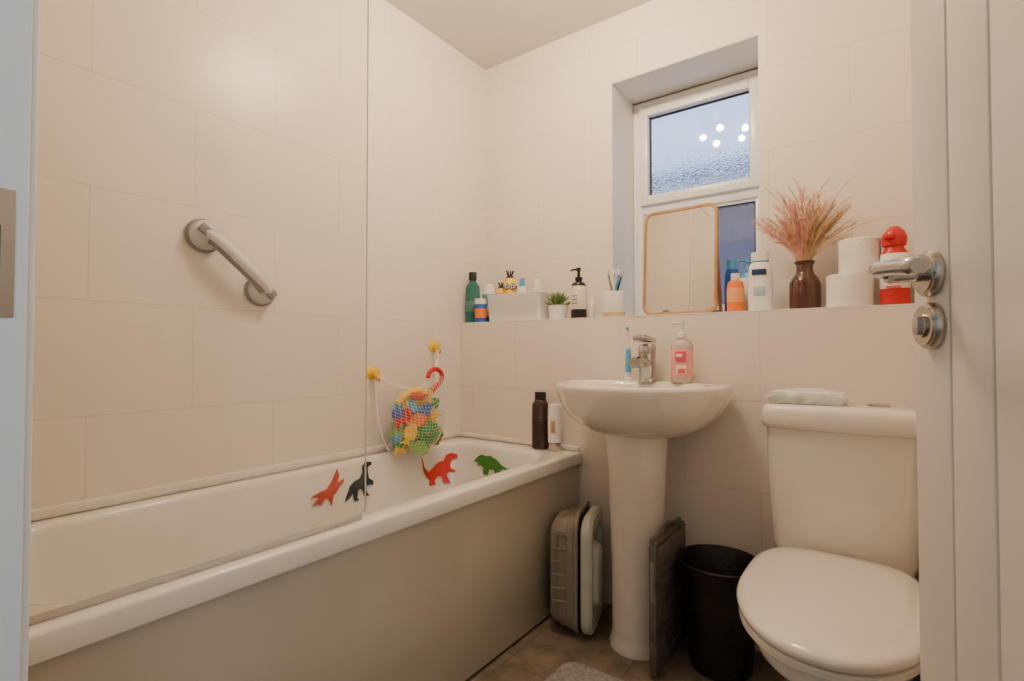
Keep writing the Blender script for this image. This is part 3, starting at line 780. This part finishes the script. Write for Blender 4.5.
ft = empty('folding_step_stool', (-.580, 1.65, 0))
b = B('panels')
b.box((-.006, 0, .215), (.010, .27, .40), STOOL, .004)
b.box((.008, 0, .20), (.010, .25, .37), STOOL, .004)
for i in range(9):
    b.box((.0145, 0, .05+.036*i), (.003, .21, .010), STOOL, .001)
for s_ in (-1, 1):
    b.box((.001, s_*.135, .20), (.024, .016, .39), STOOL, .005)
    b.tube([(-.010, s_*.12, .395), (.012, s_*.12, .395)], .012, STOOL, 12)
    b.tube([(.001, s_*.143, .10), (.001, s_*.146, .10)], .011, STOOL, 16)
    b.box((.001, s_*.1435, .29), (.012, .004, .12), GREYP, .002)
b.tube(smooth_path([(0, -.05, .41), (0, -.04, .425), (0, 0, .43), (0, .04, .425), (0, .05, .41)]), .006, STOOL, 10)
b.done(ft)

bt = empty('collapsible_baby_bath', (-.903, 1.660, 0), math.radians(16))
def yz(y0, y1, z0, z1, r, x): return [(x, p[0], p[1]) for p in rrect(y0, y1, z0, z1, r, 0, 8)]
b = B('tub_shell')
b.loft([yz(-.085, .085, .045, .365, .045, -.095), yz(-.096, .096, .030, .385, .05, -.086), yz(-.100, .100, .024, .392, .055, -.060), yz(-.106, .106, .020, .398, .055, -.057), yz(-.107, .107, .017, .401, .055, -.030),
        yz(-.113, .113, .013, .408, .06, -.027), yz(-.114, .114, .010, .412, .06, -.004), yz(-.121, .121, .003, .426, .065, .000), yz(-.121, .121, .003, .426, .065, .012),
        yz(-.106, .106, .020, .410, .055, .012), yz(-.10, .10, .026, .404, .05, -.01), yz(-.07, .07, .06, .36, .04, -.06)], TAUPE)
# moulded ribs and foot on the near end
for i in range(5): b.box((-.045, -.106, .12+.045*i), (.07, .006, .010), TAUPE, .002)
b.box((-.045, -.107, .355), (.05, .008, .022), GREYP, .003)
b.done(bt, sharp=40)
b = B('support_seat')
b.loft([yz(-.112, .108, .012, .405, .055, .022), yz(-.117, .112, .006, .412, .06, .028), yz(-.117, .112, .006, .412, .06, .050), yz(-.108, .104, .016, .402, .05, .060), yz(-.085, .08, .05, .365, .04, .060), yz(-.08, .075, .055, .36, .04, .042)], PALEG)
b.loft([yz(-.05, .05, .08, .30, .04, .041), yz(-.045, .045, .085, .295, .04, .068), yz(-.03, .03, .10, .28, .028, .074)], WHITE)
b.box((.018, 0, .21), (.014, .10, .25), GREYP, .004)
b.done(bt, sharp=40)

b = B('bath_mat', (-.59, 1.165, 0))
R = [rrect(-.235, .235, -.265, .265, .05, .001), rrect(-.24, .24, -.27, .27, .05, .006), rrect(-.238, .238, -.268, .268, .05, .014), rrect(-.225, .225, -.255, .255, .045, .018)]
b.loft(R, MATF); b.done(sharp=60)

# ------------------------------------------------------------------ door + frame
dr = empty('door_1', (.304, .055, 0), math.atan2(.93, -.3665))
b = B('leaf'); LW = .757
b.box((LW/2, -.022, 1.02), (LW, .034, 2.02), DOORW, .002)
cuts = [0, .075, .143, .617, .685, LW]
for i in range(5):
    a, c = cuts[i]+(.0018 if i else 0), cuts[i+1]-(.0018 if i < 4 else 0)
    b.box(((a+c)/2, -.0025, 1.02), (c-a, .005, 2.02), DOORW, .0014)
for c in cuts[1:-1]: b.box((c, -.0045, 1.02), (.004, .002, 2.0), GROOVE)
b.done(dr)
b = B('lever_handle')
MYm = Matrix.Rotation(-pi/2, 4, 'X')
HX, HZ = .716, 1.074
for z in (HZ, HZ-.057):
    b.lathe([(.0255, .0005), (.0255, .006), (.0235, .009), (.0225, .0092), (.0215, .011), (.001, .0112)], NICK, (HX, 0, z), 36, M=MYm)
b.tube([(HX, .01, HZ), (HX, .045, HZ)], .0085, CHR, 20)
pth = smooth_path([(HX, .036, HZ+.001), (HX-.004, .050, HZ+.003), (HX-.018, .057, HZ+.004), (HX-.05, .057, HZ+.002), (HX-.095, .054, HZ-.004)])
b.tube(pth, [.0085+.0035*(i/(len(pth)-1)) for i in range(len(pth)-1)]+[.009], CHR, 20, flat=.8)
b.tube([(HX, .01, HZ-.057), (HX, .0135, HZ-.057)], .013, NICK, 24)
b.box((HX, .015, HZ-.057), (.005, .006, .020), NICK, .0015)
b.done(dr)
b = B('hinges')
for z in (.25, 1.0, 1.8): b.tube([(0, .004, z-.05), (0, .004, z+.05)], .006, NICK, 12)
b.done(dr)

b = B('trim_1')
JX = -.525
b.box((JX-.014, .049, 1.035), (.028, .094, 2.07), JAMB, .002)
b.box((JX-.045, .0945, 1.05), (.070, .016, 2.14), JAMB, .004)
b.box((JX+.006, .030, 1.035), (.012, .03, 2.06), JAMB, .002)
b.box((.335-.012, .020, 1.035), (.026, .05, 2.07), JAMB, .003)
b.box((-.10, .05, 2.075), (.86, .09, .028), JAMB, .003)
b.box((-.10, .0945, 2.11), (.98, .016, .06), JAMB, .004)
b.done()
b = B('strike_plate', (JX, .073, 1.062))
b.box((.001, 0, 0), (.003, .030, .095), BRASSP, .001)
b.box((.0026, 0, 0.005), (.001, .014, .03), BLACK, .0)
b.done()

# ------------------------------------------------------------------ ceiling light
cl = empty('ceiling_light', (-.80, 1.25, CZ))
b = B('plate')
b.lathe([(.15, 0), (.15, -.008), (.14, -.016), (.001, -.018)], CHR, n=48)
LP = []
for i in range(5):
    a = 2*pi*i/5+.3; r = 0.13
    x, y = r*math.cos(a), r*math.sin(a); LP.append((x, y))
    b.tube([(x*.8, y*.8, -.015), (x, y, -.05)], .008, CHR)
    b.lathe([(.012, -.045), (.028, -.055), (.032, -.085), (.030, -.085), (.024, -.058), (.001, -.056)], CHR, (x, y, 0), 24)
b.done(cl)
for (x, y) in LP:
    ld = bpy.data.lights.new('bulb', 'POINT'); ld.energy = 9.2; ld.color = (1.0, .76, .52); ld.shadow_soft_size = .018
    lo = bpy.data.objects.new('bulb', ld); lo.location = (x, y, -.115); lo.parent = cl; COL.objects.link(lo)

# hall daylight
ld = bpy.data.lights.new('hall_daylight', 'AREA'); ld.energy = 12; ld.color = (.66, .82, 1.0); ld.shape = 'RECTANGLE'; ld.size = .6; ld.size_y = .9
lo = bpy.data.objects.new('hall_daylight', ld); lo.location = (.95, -.55, 1.5); lo.rotation_euler = (0, math.radians(90), 0); COL.objects.link(lo)

# ------------------------------------------------------------------ world
w = bpy.data.worlds.new('dusk_sky'); scene.world = w; w.use_nodes = True
nt = w.node_tree; bg = nt.nodes['Background']
bg.inputs[0].default_value = (.50, .66, 1.0, 1); bg.inputs[1].default_value = 2.3

# ------------------------------------------------------------------ camera
cd = bpy.data.cameras.new('camera'); cd.lens = 18; cd.sensor_width = 36; cd.clip_start = .01
co = bpy.data.objects.new('camera', cd); co.location = (0, 0, .99)
co.rotation_euler = (math.radians(91.12), 0, math.radians(36.2)); COL.objects.link(co)
scene.camera = co
